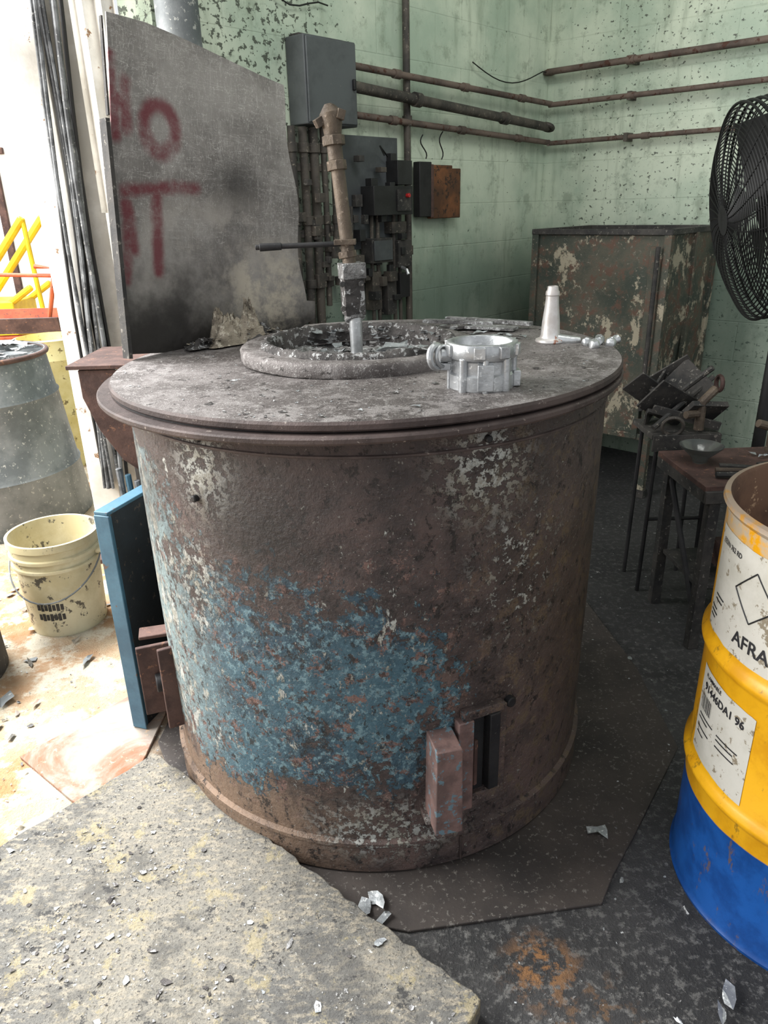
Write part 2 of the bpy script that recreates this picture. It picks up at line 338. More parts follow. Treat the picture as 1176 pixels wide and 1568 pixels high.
# ---------------------------------------------------------------- room
CX,CY=.973,4.7
L=Vector((-.68,-.733,0)); S=Vector((.733,-.68,0))
def W(t,d,z): return Vector((CX,CY,0))+L*t+S*d+Vector((0,0,z))
def WR(s,d,z): return Vector((CX,CY,0))+S*s+L*d+Vector((0,0,z))
H=3.8
mwL=Matrix.Translation((CX,CY,0))@Matrix(((L.x,-S.x,0,0),(L.y,-S.y,0,0),(0,0,1,0),(0,0,0,1)))
b=B('wall_left',mw=mwL); b.box((1.18,.1,H/2),(2.62,.2,H),'wallL'); b.finish()
mwR=Matrix.Translation((CX,CY,0))@Matrix(((S.x,-L.x,0,0),(S.y,-L.y,0,0),(0,0,1,0),(0,0,0,1)))
b=B('wall_right',mw=mwR); b.box((2.6,.1,H/2),(5.2,.2,H),'wallR'); b.finish()
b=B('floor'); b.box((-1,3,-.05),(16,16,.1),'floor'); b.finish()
b=B('ceiling',mw=mwL); b.box((1.6,-2.5,H+.05),(3.6,5.4,.1),'ceil'); b.finish()

b=B('exterior_building',(-3.2,7.0,0))
b.box((-1.2,0,2),(4.4,.2,4),'ext'); b.box((-.55,-.12,1.0),(.09,.06,2.3),'rust'); b.box((-1.6,-.12,1.0),(.09,.06,2.3),'rust'); b.box((-1.07,-.12,2.1),(1.14,.06,.09),'rust')
b.box((-1.07,-.11,1.0),(.96,.03,2.1),'galv'); b.box((-.2,-.11,1.9),(.6,.04,.05),'rust'); b.box((.0,-.11,1.0),(.06,.04,1.9),'rust'); b.finish(.005)

# ---------------------------------------------------------------- post with cables
b=B('door_post',(-1.12,2.98,0))
b.box((-.05,0,1.9),(.12,.12,3.8),'post'); b.box((.08,.02,1.9),(.16,.04,3.8),'post'); b.box((.145,-.02,1.9),(.02,.10,3.8),'post')
b.box((.02,0,.01),(.30,.2,.02),'rust')
b.finish(.004)
b=B('cable_bundle',(-1.12,2.98,0))
for i in range(10):
    xo=.035+.011*i; yo=-.078-.012*(i%3); ph=U(0,6)
    pts=[(xo+.010*math.sin(q*.9+ph)-.09*(q/14.),yo-.008*math.sin(q*.7+ph),3.4-q*.235) for q in range(14)]
    b.tube(pts,U(.006,.010),'cable' if i%3 else 'black',8)
b.finish()
b=B('door_lintel',(-1.9,2.75,1.98))
b.box((-.2,0,0),(1.65,.12,.09),'dark2'); b.box((-.2,-.05,-.05),(1.65,.012,.05),'post'); b.finish(.004)
b=B('hanging_curtain',(-.88,2.80,2.35))
vs=[];fs=[]
for i in range(13):
    for j in range(9): vs.append((-.08+.012*i,.02*math.sin(i*1.3),-.95+j*.2 + .0))
for i in range(12):
    for j in range(8): fs.append((i*9+j,(i+1)*9+j,(i+1)*9+j+1,i*9+j+1))
b.add(vs,fs,'post'); b.finish()

# ---------------------------------------------------------------- wall services
b=B('wall_pipes_and_wires')
def fit(p0,p1,r,k,nf=3):
    p0=Vector(p0);p1=Vector(p1)
    b.tube([p0,p1],r,k,14)
    for i in range(nf):
        f=(i+.6)/(nf+.2); c=p0.lerp(p1,f); d=(p1-p0).normalized()
        b.tube([c-d*.02,c+d*.02],r*1.35,k,14)
fit(W(1.64,.06,1.93),W(.05,.06,1.895),.014,'pipeR')
fit(W(1.66,.09,1.85),W(.13,.09,1.775),.022,'pipeD',2)
b.ring(W(.13,.09,1.775),.03,.012,'pipeD',(.3,.3,.9),20,8)
fit(W(1.66,.05,1.755),W(.05,.05,1.705),.014,'pipeR')
fit(WR(.03,.06,2.05),WR(5,.06,2.05),.016,'pipeR',6)
b.ring(WR(.03,.04,2.05),.02,.014,'pipeR',(0,0,1),16,8)
fit(WR(.05,.06,1.89),WR(5,.06,1.885),.013,'pipeR',6)
fit(WR(.05,.05,1.70),WR(5,.05,1.70),.012,'pipeR',5)
for zz in (1.89,1.70): b.tube([W(.06,.06,zz+.005),W(.03,.035,zz),WR(.06,.06,zz)],.014,'pipeR',12)
for s_ in (.52,1.9,2.9):
    for zz in (1.70,1.89,2.05): b.box(WR(s_,.035,zz),(.02,.07,.04),'pipeD',(0,0,-.75))
b.tube([W(.75-.7*i/12,.03,2.03-.07*math.sin(math.pi*min(1,(i/12)*1.1))+ .02*(i/12)) for i in range(13)],.003,'wire',6)  # thin hanging wires, joined into the same object as the pipes
for t0,t1,z0,z1 in [(1.13,1.12,1.7,1.60),(.98,1.0,1.72,1.60)]:
    b.tube([W(t0+(t1-t0)*i/8+.02*math.sin(i*.7),.03,z0+(z1-z0)*i/8) for i in range(9)],.003,'wire',6)
b.finish()
b=B('vertical_conduit'); b.tube([W(1.257,.04,3.8),W(1.25,.04,.02)],.016,'pipeD',14)
for zz in (.6,1.2,1.75,2.3): b.tube([W(1.252,.04,zz-.02),W(1.252,.04,zz+.02)],.022,'pipeD',14)
b.finish()
b=B('loose_wire')
b.tube([W(2.40-.7*i/14,.02,2.22-.12*i/14-.03*math.sin(i*.8)) for i in range(15)],.003,'wire',6)
b.finish()
def wb(b,t0,t1,d0,d1,z0,z1,k): b.box(((t0+t1)/2,-(d0+d1)/2,(z0+z1)/2),(abs(t1-t0),d1-d0,z1-z0),k)
b=B('electrical_box',mw=mwL)
wb(b,1.642,1.92,.003,.105,1.70,2.0,'ebox'); wb(b,1.648,1.914,.105,.113,1.706,1.994,'ebox')
wb(b,1.66,1.90,.003,.06,2.0,2.012,'dark2'); wb(b,1.66,1.675,.113,.125,1.83,1.87,'dark')
b.finish(.004)
b=B('conduit_bank',mw=mwL)
for t,r_,z0 in [(1.96,.016,.9),(1.90,.018,.8),(1.845,.02,.8),(1.79,.013,1.0),(1.735,.014,1.2)]:
    b.tube([(t,-.05,1.695),(t,-.05,1.4),(t+.01,-.05,z0)],r_,'pipeD',12)
    for zz in (1.62,1.35,1.1): b.tube([(t,-.05,zz-.018),(t,-.05,zz+.018)],r_*1.35,'pipeD',12)
b.box((1.87,-.03,1.3),(.26,.03,.03),'pipeD'); b.box((1.87,-.03,1.55),(.26,.03,.03),'pipeD')
for i in range(16):
    t=U(1.76,1.98); z_=U(1.0,1.5); b.box((t,-U(.06,.09),z_),(U(.015,.04),U(.02,.04),U(.02,.06)),random.choice(['dark2','pipeD']))
b.finish(.002)
b=B('switch_gear',mw=mwL)
wb(b,1.30,1.68,.003,.02,1.22,1.68,'ebox')
wb(b,1.29,1.55,.02,.10,1.36,1.48,'black'); wb(b,1.28,1.38,.02,.09,1.485,1.585,'black'); wb(b,1.31,1.40,.10,.108,1.375,1.465,'dark2')
b.tube([(1.34,-.10,1.44),(1.34,-.125,1.44)],.009,'red',16)
wb(b,1.42,1.56,.02,.09,1.16,1.265,'dark2'); wb(b,1.28,1.37,.02,.08,1.13,1.25,'dark2'); wb(b,1.43,1.55,.09,.097,1.17,1.255,'ebox')
wb(b,1.30,1.40,.01,.07,1.28,1.33,'pipeD'); wb(b,1.6,1.68,.02,.08,1.08,1.2,'pipeD'); wb(b,1.28,1.35,.01,.07,.99,1.10,'black'); wb(b,1.38,1.44,.01,.07,.92,1.1,'dark2'); wb(b,1.47,1.53,.01,.06,.95,1.12,'pipeD')
for t in (1.32,1.36,1.47,1.51,1.64,1.67):
    b.tube([(t,-.045,1.40),(t+.01,-.05,1.2),(t,-.045,.75)],.009,'pipeD',8)
for i in range(26): 
    t=U(1.30,1.66); z_=U(.95,1.6); b.box((t,-U(.03,.08),z_),(U(.02,.05),U(.02,.05),U(.02,.05)),random.choice(['dark2','pipeD','black']))
b.tube([(1.35,-.08,1.13),(1.36,-.12,1.12),(1.36,-.13,1.10)],.008,'alu',8)
b.tube([(1.50,-.12,1.60),(1.46,-.06,1.64),(1.40,-.05,1.60)],.004,'wire',6)
b.finish(.003)
b=B('hanging_wood_board',mw=mwL)
wb(b,.865,1.10,.03,.055,1.335,1.56,'wood'); wb(b,1.10,1.19,.02,.06,1.345,1.585,'dark'); wb(b,1.085,1.105,.055,.062,1.34,1.575,'rust')
wb(b,.90,1.18,.02,.03,1.56,1.575,'wood')
b.finish(.004)
b=B('wall_duct'); b.tube([W(2.50,.16,3.75),W(2.50,.16,.05)],.068,'galv',28)
for zz in (2.25,1.1,3.0): b.tube([W(2.50,.16,zz-.02),W(2.50,.16,zz+.02)],.073,'galv',28)
b.finish()

# ---------------------------------------------------------------- furnace
FX,FY=-.03,1.79
fe=empty('melting_furnace',(FX,FY,0))
b=B('furnace_body',(FX,FY,0))
b.lathe([(0,.008),(.545,.008),(.560,.014),(.560,.084),(.563,.088),(.563,.097),(.552,.102),(.557,.5),(.560,1.0),(.56,1.04)],'furn',seg=128)
b.finish(parent=fe)
b=B('furnace_lid',(FX,FY,0))
tilt=Matrix.Rotation(math.radians(-.9),4,'Y')
b.lathe([(.55,1.030),(.604,1.031),(.607,1.035),(.607,1.042),(.604,1.045),(.5,1.046)],'rim',seg=128,mat=tilt)
b.lathe([(.575,1.044),(.575,1.054)],'dark',seg=96,mat=tilt)
b.lathe([(.57,1.049),(.590,1.0495),(.593,1.053),(.593,1.062),(.589,1.067)],'rim',c=(.014,.004,0),seg=128,mat=tilt)
b.lathe([(.589,1.067),(.45,1.068),(.213,1.068)],'lid',c=(.014,.004,0),seg=128,mat=tilt)
b.finish(parent=fe)
RX,RY=-.02,.02
b=B('crucible_ring',(FX+RX,FY+RY,0))
b.lathe([(.282,1.068),(.284,1.073),(.284,1.092),(.280,1.098),(.26,1.099),(.232,1.098)],'lid',seg=96,jit=.0009)
b.lathe([(.236,1.097),(.232,1.108),(.222,1.112),(.212,1.106),(.206,1.08),(.203,1.03),(.20,.98)],'crust',seg=110,jit=.0028)
b.finish(parent=fe,ang=60)
b=B('molten_dross',(FX+RX,FY+RY,0))
vs=[(0,0,1.05)];fs=[]
NR,NS=14,60
for i in range(1,NR+1):
    for j in range(NS):
        a=2*math.pi*j/NS; r_=.205*i/NR; vs.append((r_*math.cos(a),r_*math.sin(a),1.052+U(-.006,.008)+.012*math.sin(7*r_/.2+3*a)))
for j in range(NS): fs.append((0,1+j,1+(j+1)%NS))
for i in range(NR-1):
    for j in range(NS): fs.append((1+i*NS+j,1+(i+1)*NS+j,1+(i+1)*NS+(j+1)%NS,1+i*NS+(j+1)%NS))
b.add(vs,fs,'dross'); 
for i in range(130):
    a=U(0,6.28); r_=U(.02,.19); b.flake((r_*math.cos(a),r_*math.sin(a),1.055+U(0,.012)),U(.008,.032),random.choice(['flake','dross']))
for i in range(34):
    a=U(.1,3.0); b.flake((.205*math.cos(a),.205*math.sin(a),U(1.07,1.10)),U(.01,.024),'flake')
for p_,s_ in [((.07,-.08,1.085),.05),((.12,-.10,1.09),.04),((.04,-.12,1.08),.04),((.09,.0,1.08),.045),((-.1,-.1,1.07),.04),((.0,-.17,1.09),.03),((.15,-.15,1.10),.035)]: b.flake(p_,s_,'flake')
b.finish(parent=fe,ang=60)
b=B('body_hardware',(FX,FY,0))
def P(phi,r,z): a=math.radians(phi-90); return (r*math.cos(a),r*math.sin(a),z)
def pbox(phi,r,z,size,k,rot=0): b.box(P(phi,r,z),size,k,(0,0,math.radians(phi)+rot))
b.box(P(13.8,.588,.282),(.060,.085,.215),'port',(0,0,math.radians(13)),.92)
pbox(14,.568,.178,(.085,.05,.012),'furn')
pbox(19.2,.566,.290,(.036,.024,.235),'port'); pbox(28.2,.563,.30,(.026,.018,.24),'furn')
pbox(23.6,.564,.190,(.09,.020,.035),'furn'); pbox(23.6,.564,.418,(.10,.020,.022),'furn')
pbox(22.7,.557,.305,(.034,.008,.21),'dark'); pbox(22.0,.563,.285,(.010,.012,.12),'rust',.2)
pbox(26.0,.568,.31,(.026,.024,.20),'dark')
b.tube([P(31,.55,.412),P(31,.570,.412)],.012,'dark',14)
b.box(P(-70,.590,.30),(.09,.012,.20),'rust',(0,0,math.radians(-70+90)))
b.box(P(-76,.580,.40),(.09,.05,.010),'rust',(0,0,math.radians(-76+90)))
b.box(P(-78,.580,.21),(.08,.05,.010),'rust',(0,0,math.radians(-78+90)))
b.box(P(-63,.565,.31),(.012,.05,.23),'rust',(0,0,math.radians(-63)))
b.tube([P(-68,.56,.30),P(-68,.60,.30)],.024,'dark',16)
for phi,z_ in [(-39,1.01),(-33.5,1.01),(23,1.01),(-36.5,.885)]:
    b.tube([P(phi,.552,z_),P(phi,.570,z_)],.007,'dark',12)
b.finish(.0025,parent=fe)
b=B('body_seams',(FX,FY,0))
b.tube([P(a_,.560,.995) for a_ in range(-95,96,3)],.0035,'rim',6)
b.tube([P(19,.564,.02),P(19,.564,.085)],.003,'rim',6)
b.finish(parent=fe)

# ---------------------------------------------------------------- dip pipe in crucible
b=B('burner_lance',(FX,FY,0))
b.tube([(-.025,.01,1.05),(-.026,.012,1.16)],[.014,.016],'alu',14)
b.tube([(-.026,.012,1.15),(-.027,.014,1.155),(-.028,.014,1.165)],[.024,.026,.024],'dross',14)
b.box((-.03,.015,1.205),(.048,.042,.085),'crust',(0,-.03,.3)); b.box((-.03,.015,1.262),(.055,.05,.035),'dross',(0,-.03,.3))
for sx in (-1,1):
    b.tube([(-.03+sx*.022,-.012,1.18),(-.03+sx*.022,-.020,1.18)],.007,'dark2',6); b.tube([(-.03+sx*.022,-.012,1.235),(-.03+sx*.022,-.020,1.235)],.007,'dark2',6)
b.tube([(-.035,.018,1.275),(-.055,.03,1.50)],.0155,'pipe',16)
b.tube([(-.038,.02,1.29),(-.040,.021,1.305)],.021,'pipe',8)
b.tube([(-.054,.03,1.475),(-.056,.031,1.495)],.022,'pipe',8)
b.tube([(-.056,.031,1.495),(-.059,.033,1.53)],.017,'pipe',14)
b.tube([(-.059,.033,1.525),(-.0605,.034,1.545)],.025,'pipe',8)
b.tube([(-.0605,.034,1.54),(-.062,.034,1.57),(-.064,.034,1.590),(-.068,.034,1.602),(-.069,.034,1.607)],[.018,.023,.025,.014,.008],'pipe',14)
b.box((-.088,.028,1.572),(.022,.020,.018),'pipe',(0,-.5,.4)); b.box((-.043,.024,1.585),(.018,.02,.02),'pipe',(0,.3,.4))
b.tube([(-.02,.02,1.322),(-.25,.02,1.318)],.006,'dark',10); b.tube([(-.19,.02,1.319),(-.24,.015,1.318)],[.008,.009],'dark',10)
b.box((-.043,.02,1.325),(.05,.045,.012),'pipe')
b.finish(.002,ang=40)

# ---------------------------------------------------------------- shield plate
o0=Vector((-.625,1.86,1.072)); ux=Vector((.68,.733,-.0)).normalized(); vz=Vector((.12,.12,.72)).normalized(); nn=ux.cross(vz).normalized()
mwP=Matrix(((ux.x,-nn.x,vz.x,o0.x),(ux.y,-nn.y,vz.y,o0.y),(ux.z,-nn.z,vz.z,o0.z),(0,0,0,1)))
b=B('steel_heat_shield',mw=mwP)
NX,NZ=36,36; vs=[];fs=[]
def ptop(u): return .745-.045*max(0,u-.1)/.5+.006*math.sin(u*9)
def pbot(u): return .0+ (.07*max(0,(u-.40)/.2)**1.5)
def pr(v): return .60-.095*v+.008*math.sin(v*14)+(.03 if v<.1 else 0)
for side in (0,1):
    for i in range(NX+1):
        for j in range(NZ+1):
            v=j/NZ; u=i/NX*pr(v); z_=pbot(u)+(ptop(u)-pbot(u))*v
            bend=.014*math.sin(u*5+.5)+.012*math.sin(z_*6+u*3)
            vs.append((u,bend+side*.003,z_))
K=(NX+1)*(NZ+1)
for i in range(NX):
    for j in range(NZ):
        a_=i*(NZ+1)+j; q=(a_,a_+NZ+1,a_+NZ+2,a_+1); fs.append(q); fs.append(tuple(K+w for w in reversed(q)))
for i in range(NX):
    for j in (0,NZ):
        a_=i*(NZ+1)+j; fs.append((a_,a_+NZ+1,K+a_+NZ+1,K+a_))
for j in range(NZ):
    for i in (0,NX):
        a_=i*(NZ+1)+j; fs.append((a_,a_+1,K+a_+1,K+a_))
b.add(vs,fs,'plate'); 
b.box((-.006,.010,.26),(.010,.030,.54),'dark2',(0,-.03,0)); b.box((-.002,.015,.64),(.004,.010,.20),'dark2')
b.box((.42,.05,.30),(.02,.02,.55),'dark2'); b.box((.1,.05,.25),(.02,.02,.5),'dark2')
b.finish(ang=50)
b=B('refractory_rubble',(FX,FY,1.066))
b.mound((-.37,.245,0),.085,.045,.07,'ash',.8); b.mound((-.30,.30,0),.07,.05,.04,'crust',.8); b.mound((-.44,.20,0),.06,.035,.02,'crust',.8); b.mound((-.325,.275,.0),.05,.035,.10,'ash',.5); b.mound((-.40,.235,.0),.035,.03,.085,'ash',.2)
for i in range(110):
    a=R(); x_=-.46+.28*a+U(-.02,.02); y_=.20+.20*a+U(-.045,.02); hh=.035*max(0,1-abs(a-.45)*2.2)
    b.flake((x_,y_,.003+U(0,1)*hh),U(.006,.022),random.choice(['dross','ash','ash','crust','ash']))
b.finish(ang=60)

# ---------------------------------------------------------------- aluminium housing
hx,hy,hz=.195,1.425,1.069
b=B('aluminum_housing',(hx,hy,hz))
b.lathe([(.060,0),(.064,.002),(.064,.03),(.060,.034),(.060,.058),(.066,.061),(.068,.066),(.068,.086),(.065,.09),(.058,.09),(.056,.086),(.055,.004),(.060,0)],'alu',seg=64)
for i in range(9):
    a=math.radians(-170+40*i); c_=math.cos(a); s_=math.sin(a)
    b.tube([(.062*c_,.062*s_,.0),(.062*c_,.062*s_,.064)],.0085 if i%2 else .006,'alu',12)
for a in (-100,-60,-20,20,200,150):
    q=math.radians(a); b.box((.067*math.cos(q),.067*math.sin(q),.076),(.012,.022,.022),'alu',(0,0,q))
b.box((.0,-.062,.03),(.03,.012,.05),'alu')
b.tube([(-.06,-.01,.064),(-.082,-.015,.066)],.013,'alu',14)
b.ring((-.088,-.017,.064),.0205,.0065,'alu',(.75,-.65,.1),32,8)
b.ring((-.076,-.014,.064),.019,.004,'alu',(.75,-.65,.1),32,8)
b.box((-.070,-.012,.044),(.02,.012,.014),'alu'); b.box((.066,-.01,.02),(.014,.03,.03),'alu')
b.finish(.0015,ang=40)
b=B('aluminum_cone',(.425,1.865,1.075))
b.lathe([(.0,0),(.034,0),(.036,.003),(.035,.008),(.026,.012),(.0235,.018),(.0215,.05),(.0165,.095),(.0155,.112),(.017,.114),(.0165,.122),(.014,.125),(.0125,.134),(.010,.135),(.010,.10)],'alucone',seg=40)
b.tube([(.0,.0,.005),(.05,-.02,.005),(.07,-.02,.006)],[.02,.012,.008],'alu',10)
b.finish(ang=40)
b=B('aluminum_nuggets',(.50,1.80,1.075))
for i,(dx,dy) in enumerate([(0,0),(.03,.01),(.055,-.01),(.04,.035),(.075,.02),(.01,-.03)]):
    b.lathe([(0,0),(.011,.001),(.013,.008),(.011,.016),(.004,.020),(0,.020)],'alu',(dx,dy,0),10,jit=.0015)
b.finish(ang=50)
b=B('metal_bars',(.2,2.14,1.072))
for x0,y0,x1,y1 in [(-.07,.05,.12,-.03),(.0,.09,.16,-.02),(.06,.06,.22,-.06)]:
    d=Vector((x1-x0,y1-y0,0)); b.box(((x0+x1)/2,(y0+y1)/2,.014+U(0,.006)),(d.length,.022,.010),'dross',(0,0,math.atan2(d.y,d.x)))
b.box((.11,-.06,.010),(.14,.05,.008),'dross',(0,0,-.5)); b.box((.0,-.04,.010),(.12,.04,.008),'crust',(0,0,.4))
b.finish(.001)
b=B('metal_flakes_lid',(FX,FY,1.067))
for i in range(650):
    a=U(0,6.28); r_=math.sqrt(U(.29**2,.575**2)); 
    s_=U(.0015,.005) if R()<.93 else U(.006,.012)
    x_,y_=r_*math.cos(a),r_*math.sin(a)
    if (x_+FX-hx)**2+(y_+FY-hy)**2<.08**2: continue
    b.flake((x_,y_,x_*math.tan(math.radians(.9))+.001),s_,random.choice(['flake','dross','crust']))
for i in range(70):
    a=U(.2,1.5); r_=U(.3,.45); b.flake((r_*math.cos(a),r_*math.sin(a),r_*math.cos(a)*.0157+.001),U(.006,.02),random.choice(['flake','dross']))
b.finish()

# ---------------------------------------------------------------- base plates, slab
b=B('base_plate')
b.prism([(-.45,1.3),(-.28,1.16),(.027,1.085),(.446,1.14),(.49,1.21),(.58,1.33),(.79,1.62),(.80,2.0),(.75,2.45),(-.6,2.5),(-.66,1.7)],0.0,.008,'bplate'); b.finish(.002)
b=B('rust_floor_plate')
b.prism([(-1.03,1.65),(-.81,1.47),(-.68,1.58),(-.67,1.86),(-.78,1.95)],.0,.010,'rplate'); b.finish(.002)
b=B('concrete_slab')
A=Vector((-.63,1.595)); Bp=Vector((.155,.905)); e=(Bp-A).normalized()
g=Vector((-.666,-.746))
def edge(p,q,n_,am):
    out=[]
    for i in range(n_):
        f=i/n_; v=p.lerp(q,f); pr_=Vector((-(q-p).y,(q-p).x)).normalized(); v=v+pr_*U(-am,am); out.append((v.x,v.y))
    return out
Cc=Bp+Vector((-.02,-.03)); D=Cc+g*1.2; E=A+g*1.3
poly=edge(A,Bp,46,.0045)+edge(Bp,Cc,2,.002)+edge(Cc,D,30,.004)+edge(D,E,4,.004)+edge(E,A,30,.004)
b.prism(poly,.012,.058,'slab'); b.finish(.003)
b=B('metal_flakes_slab')
cl=[(R(),R()) for _ in range(14)]
for i in range(1000):
    if R()<.5: c0=random.choice(cl); f=c0[0]+random.gauss(0,.04); q=c0[1]+random.gauss(0,.04)
    else: f=R(); q=R()
    if not(0.01<f<.985 and 0<q<1): continue
    p=A.lerp(Bp,f)+g*(q*1.15+.02)
    s_=U(.0015,.006) if R()<.87 else U(.006,.014)
    b.flake((p.x,p.y,.059),s_,random.choice(['flake','dross','dross','crust']))
b.finish()
b=B('metal_flakes_floor')
cnt=0
while cnt<1100:
    x_=U(-1.6,1.5); y_=U(.5,4.0)
    if (x_-FX)**2+(y_-FY)**2<.57**2: continue
    v=Vector((x_,y_)); 
    if (v-A).dot(-g)<.02 and (v-A).dot(e)>-.02 and (v-A).dot(e)<1.08: continue
    s_=U(.002,.006) if R()<.93 else U(.007,.014)
    if (x_-.918)**2+(y_-1.196)**2<.3**2: continue
    b.flake((x_,y_,.009 if x_>-.7 and y_<2.3 else .003),s_,random.choice(['flake','dross','dross','crust'])); cnt+=1
for p,s_ in [((-.06,1.14),.035),((-.02,1.12),.03),((-.04,1.16),.03),((.49,1.33),.03),((.62,.93),.03),((.60,.90),.03),((-.86,1.42),.035),((-.92,1.40),.025)]:
    b.flake((p[0],p[1],.010),s_,'flake')
for i in range(260):
    x_=U(-2.6,-.85); y_=U(1.7,4.6); b.flake((x_,y_,.003),U(.01,.05),random.choice(['slab','rplate','pail','galv','ash']))
b.finish()

# ---------------------------------------------------------------- blue panel
b=B('blue_steel_panel')
b.box((.0,0,.335),(.032,.02,.67),'bluep'); b.box((.0,.15,.335),(.032,.28,.67),'blue_in',(0,0,0))
b.box((.0,.14,.674),(.042,.30,.010),'bluep'); b.box((-.018,.14,.335),(.004,.30,.67),'bluep'); b.box((0.003,-.012,.335),(.046,.004,.67),'bluep')
b.mw=Matrix.Translation((-.725,1.77,.012))@Matrix.Rotation(-.33,4,'Z')
b.finish(.002)
b=B('rusted_hopper',(-.775,2.24,.0))
vs=[];fs=[]
prof=[(.0,.98),(.0,.9),(.03,.8),(.08,.7),(.16,.62),(.2,.6)]
for i,(dx,z_) in enumerate(prof): vs+=[(-.10+dx,-.1+dx*.3,z_),(.2,-.1+dx*.3,z_),(-.10+dx,.2,z_)]
for i in range(5): fs+=[(3*i,3*i+1,3*i+4,3*i+3),(3*i,3*i+3,3*i+5,3*i+2)]
b.add(vs,fs,'rust'); b.box((.04,.05,.99),(.34,.32,.012),'rust')
for xx,yy in ((.16,-.06),(.18,.17),(-.06,.17)): b.box((xx,yy,.50),(.025,.025,.97),'dark2')
for q in range(4): b.tube([(-.03+.025*q,-.1,.68-.02*q),(-.02+.025*q,-.1,.3),(.02+.01*q,-.1,.02)],.010,'bluep' if q%2 else 'cable',8)
b.finish(.002)

# ---------------------------------------------------------------- pails, bins at left
def pail(name,loc,r0,r1,h,k,fill):
    b=B(name,loc)
    b.lathe([(0,.0),(r0,0),(r0+.002,.006),(r1-.008,h*.70),(r1+.002,h*.71),(r1+.002,h*.735),(r1-.006,h*.74),(r1-.005,h*.80),(r1+.004,h*.81),(r1+.004,h*.84),(r1-.004,h*.85),(r1-.002,h-.03),(r1+.006,h-.025),(r1+.006,h),(r1-.004,h),(r1-.006,h-.01),(r0-.004,.01),(0,.01)],k,seg=56)
    if fill: b.disc(r1-.012,h*.55,'slab')
    pts=[(math.cos(a)*(r1+.012),math.sin(a)*(r1+.012)-.0,h*.78-abs(math.sin(a))*h*.36) for a in [math.pi+math.pi*i/20 for i in range(21)]]
    b.tube(pts,.003,'galv',8)
    for sx in (-1,1): b.tube([(sx*(r1-.005),0,h*.78),(sx*(r1+.016),0,h*.78)],.013,k,12)
    for row in range(2):
        for i in range(7):
            q=-1.85+i*.10; zz=h*(.34-.11*row); rr=r0+(r1-.008-r0)*(zz/(h*.7))+.0015
            b.box((rr*math.cos(q),rr*math.sin(q),zz),(.003,.010,.022+.006*(i%2)),'dark2',(0,0,q))
    return b.finish(ang=40)
pail('plastic_pail',(-1.185,2.42,0),.13,.15,.36,'pail',True)
b=B('plastic_drum',(-1.90,4.32,0))
b.lathe([(0,0),(.14,0),(.16,.3),(.165,.32),(.16,.34),(.175,.62),(.185,.64),(.18,.66),(.185,.74),(.19,.75),(.17,.755),(.168,.70),(0,.68)],'cream',seg=48); b.finish()
b=B('galvanised_scrap_bin',(-1.93,3.50,0))
b.lathe([(0,0),(.42,0),(.425,.012),(.40,.25),(.405,.26),(.395,.27),(.36,.60),(.365,.61),(.355,.62),(.335,.79),(.345,.795),(.345,.81),(.33,.81),(.33,.76),(0,.75)],'galv',seg=64)
b.ring((0,0,.80),.34,.012,'rust',(0,0,1),60,8)
for i in range(70):
    a=U(0,6.28); r_=U(0,.30); b.flake((r_*math.cos(a),r_*math.sin(a),.77+U(0,.06)),U(.03,.09),random.choice(['dross','flake','galv']))
b.finish(ang=60)
b=B('steel_barrel',(-1.47,2.05,0))
b.lathe([(0,.0),(.2,0),(.205,.01),(.2,.15),(.206,.16),(.2,.17),(.2,.38),(.207,.385),(.207,.40),(.195,.40),(.19,.36),(0,.35)],'dark2',seg=48); b.finish()
b=B('wheelbarrow')
b.box((.1,0,.86),(1.0,.5,.03),'rust'); b.box((.1,-.25,.91),(1.0,.02,.10),'rust',(.2,0,0)); b.box((.1,.25,.91),(1.0,.02,.10),'orange',(-.2,0,0))
for y_ in (-.22,.22):
    b.tube([(-.6,y_,.8),(.5,y_,.82),(.62,y_,1.3),(.5,y_,1.32)],.018,'orange',8); b.tube([(.3,y_,.82),(.38,y_,.3),(.42,y_,.03)],.018,'orange',8); b.tube([(-.3,y_,.82),(-.32,y_,.03)],.018,'orange',8)
b.tube([(.62,-.22,1.3),(.62,.22,1.3)],.018,'orange',8); b.tube([(.45,-.22,.5),(.45,.22,.5)],.018,'orange',8); b.tube([(.62,-.22,1.25),(0,-.22,1.28),(-.6,-.22,1.3)],.014,'orange',8)
b.ring((-.45,0,.2),.17,.04,'black',(0,1,0),28,8)
b.mw=Matrix.Translation((-2.6,5.0,0))@Matrix.Diagonal((1,1,.84,1)); b.finish(.002)
b=B('yellow_railing',(-3.20,5.8,0))
for y_ in (0,.35):
    b.tube([(-.3,y_,.33),(.63,y_,1.38)],.03,'yrail',10); b.tube([(-.3,y_,.33),(.6,y_,.9)],.025,'yrail',10); b.tube([(.63,y_,1.38),(.68,y_,.0)],.018,'yrail',10); b.tube([(-.3,y_,.33),(-.3,y_,0)],.03,'yrail',10)
b.box((.3,.17,.65),(.3,.4,.3),'yrail'); b.finish(.01)

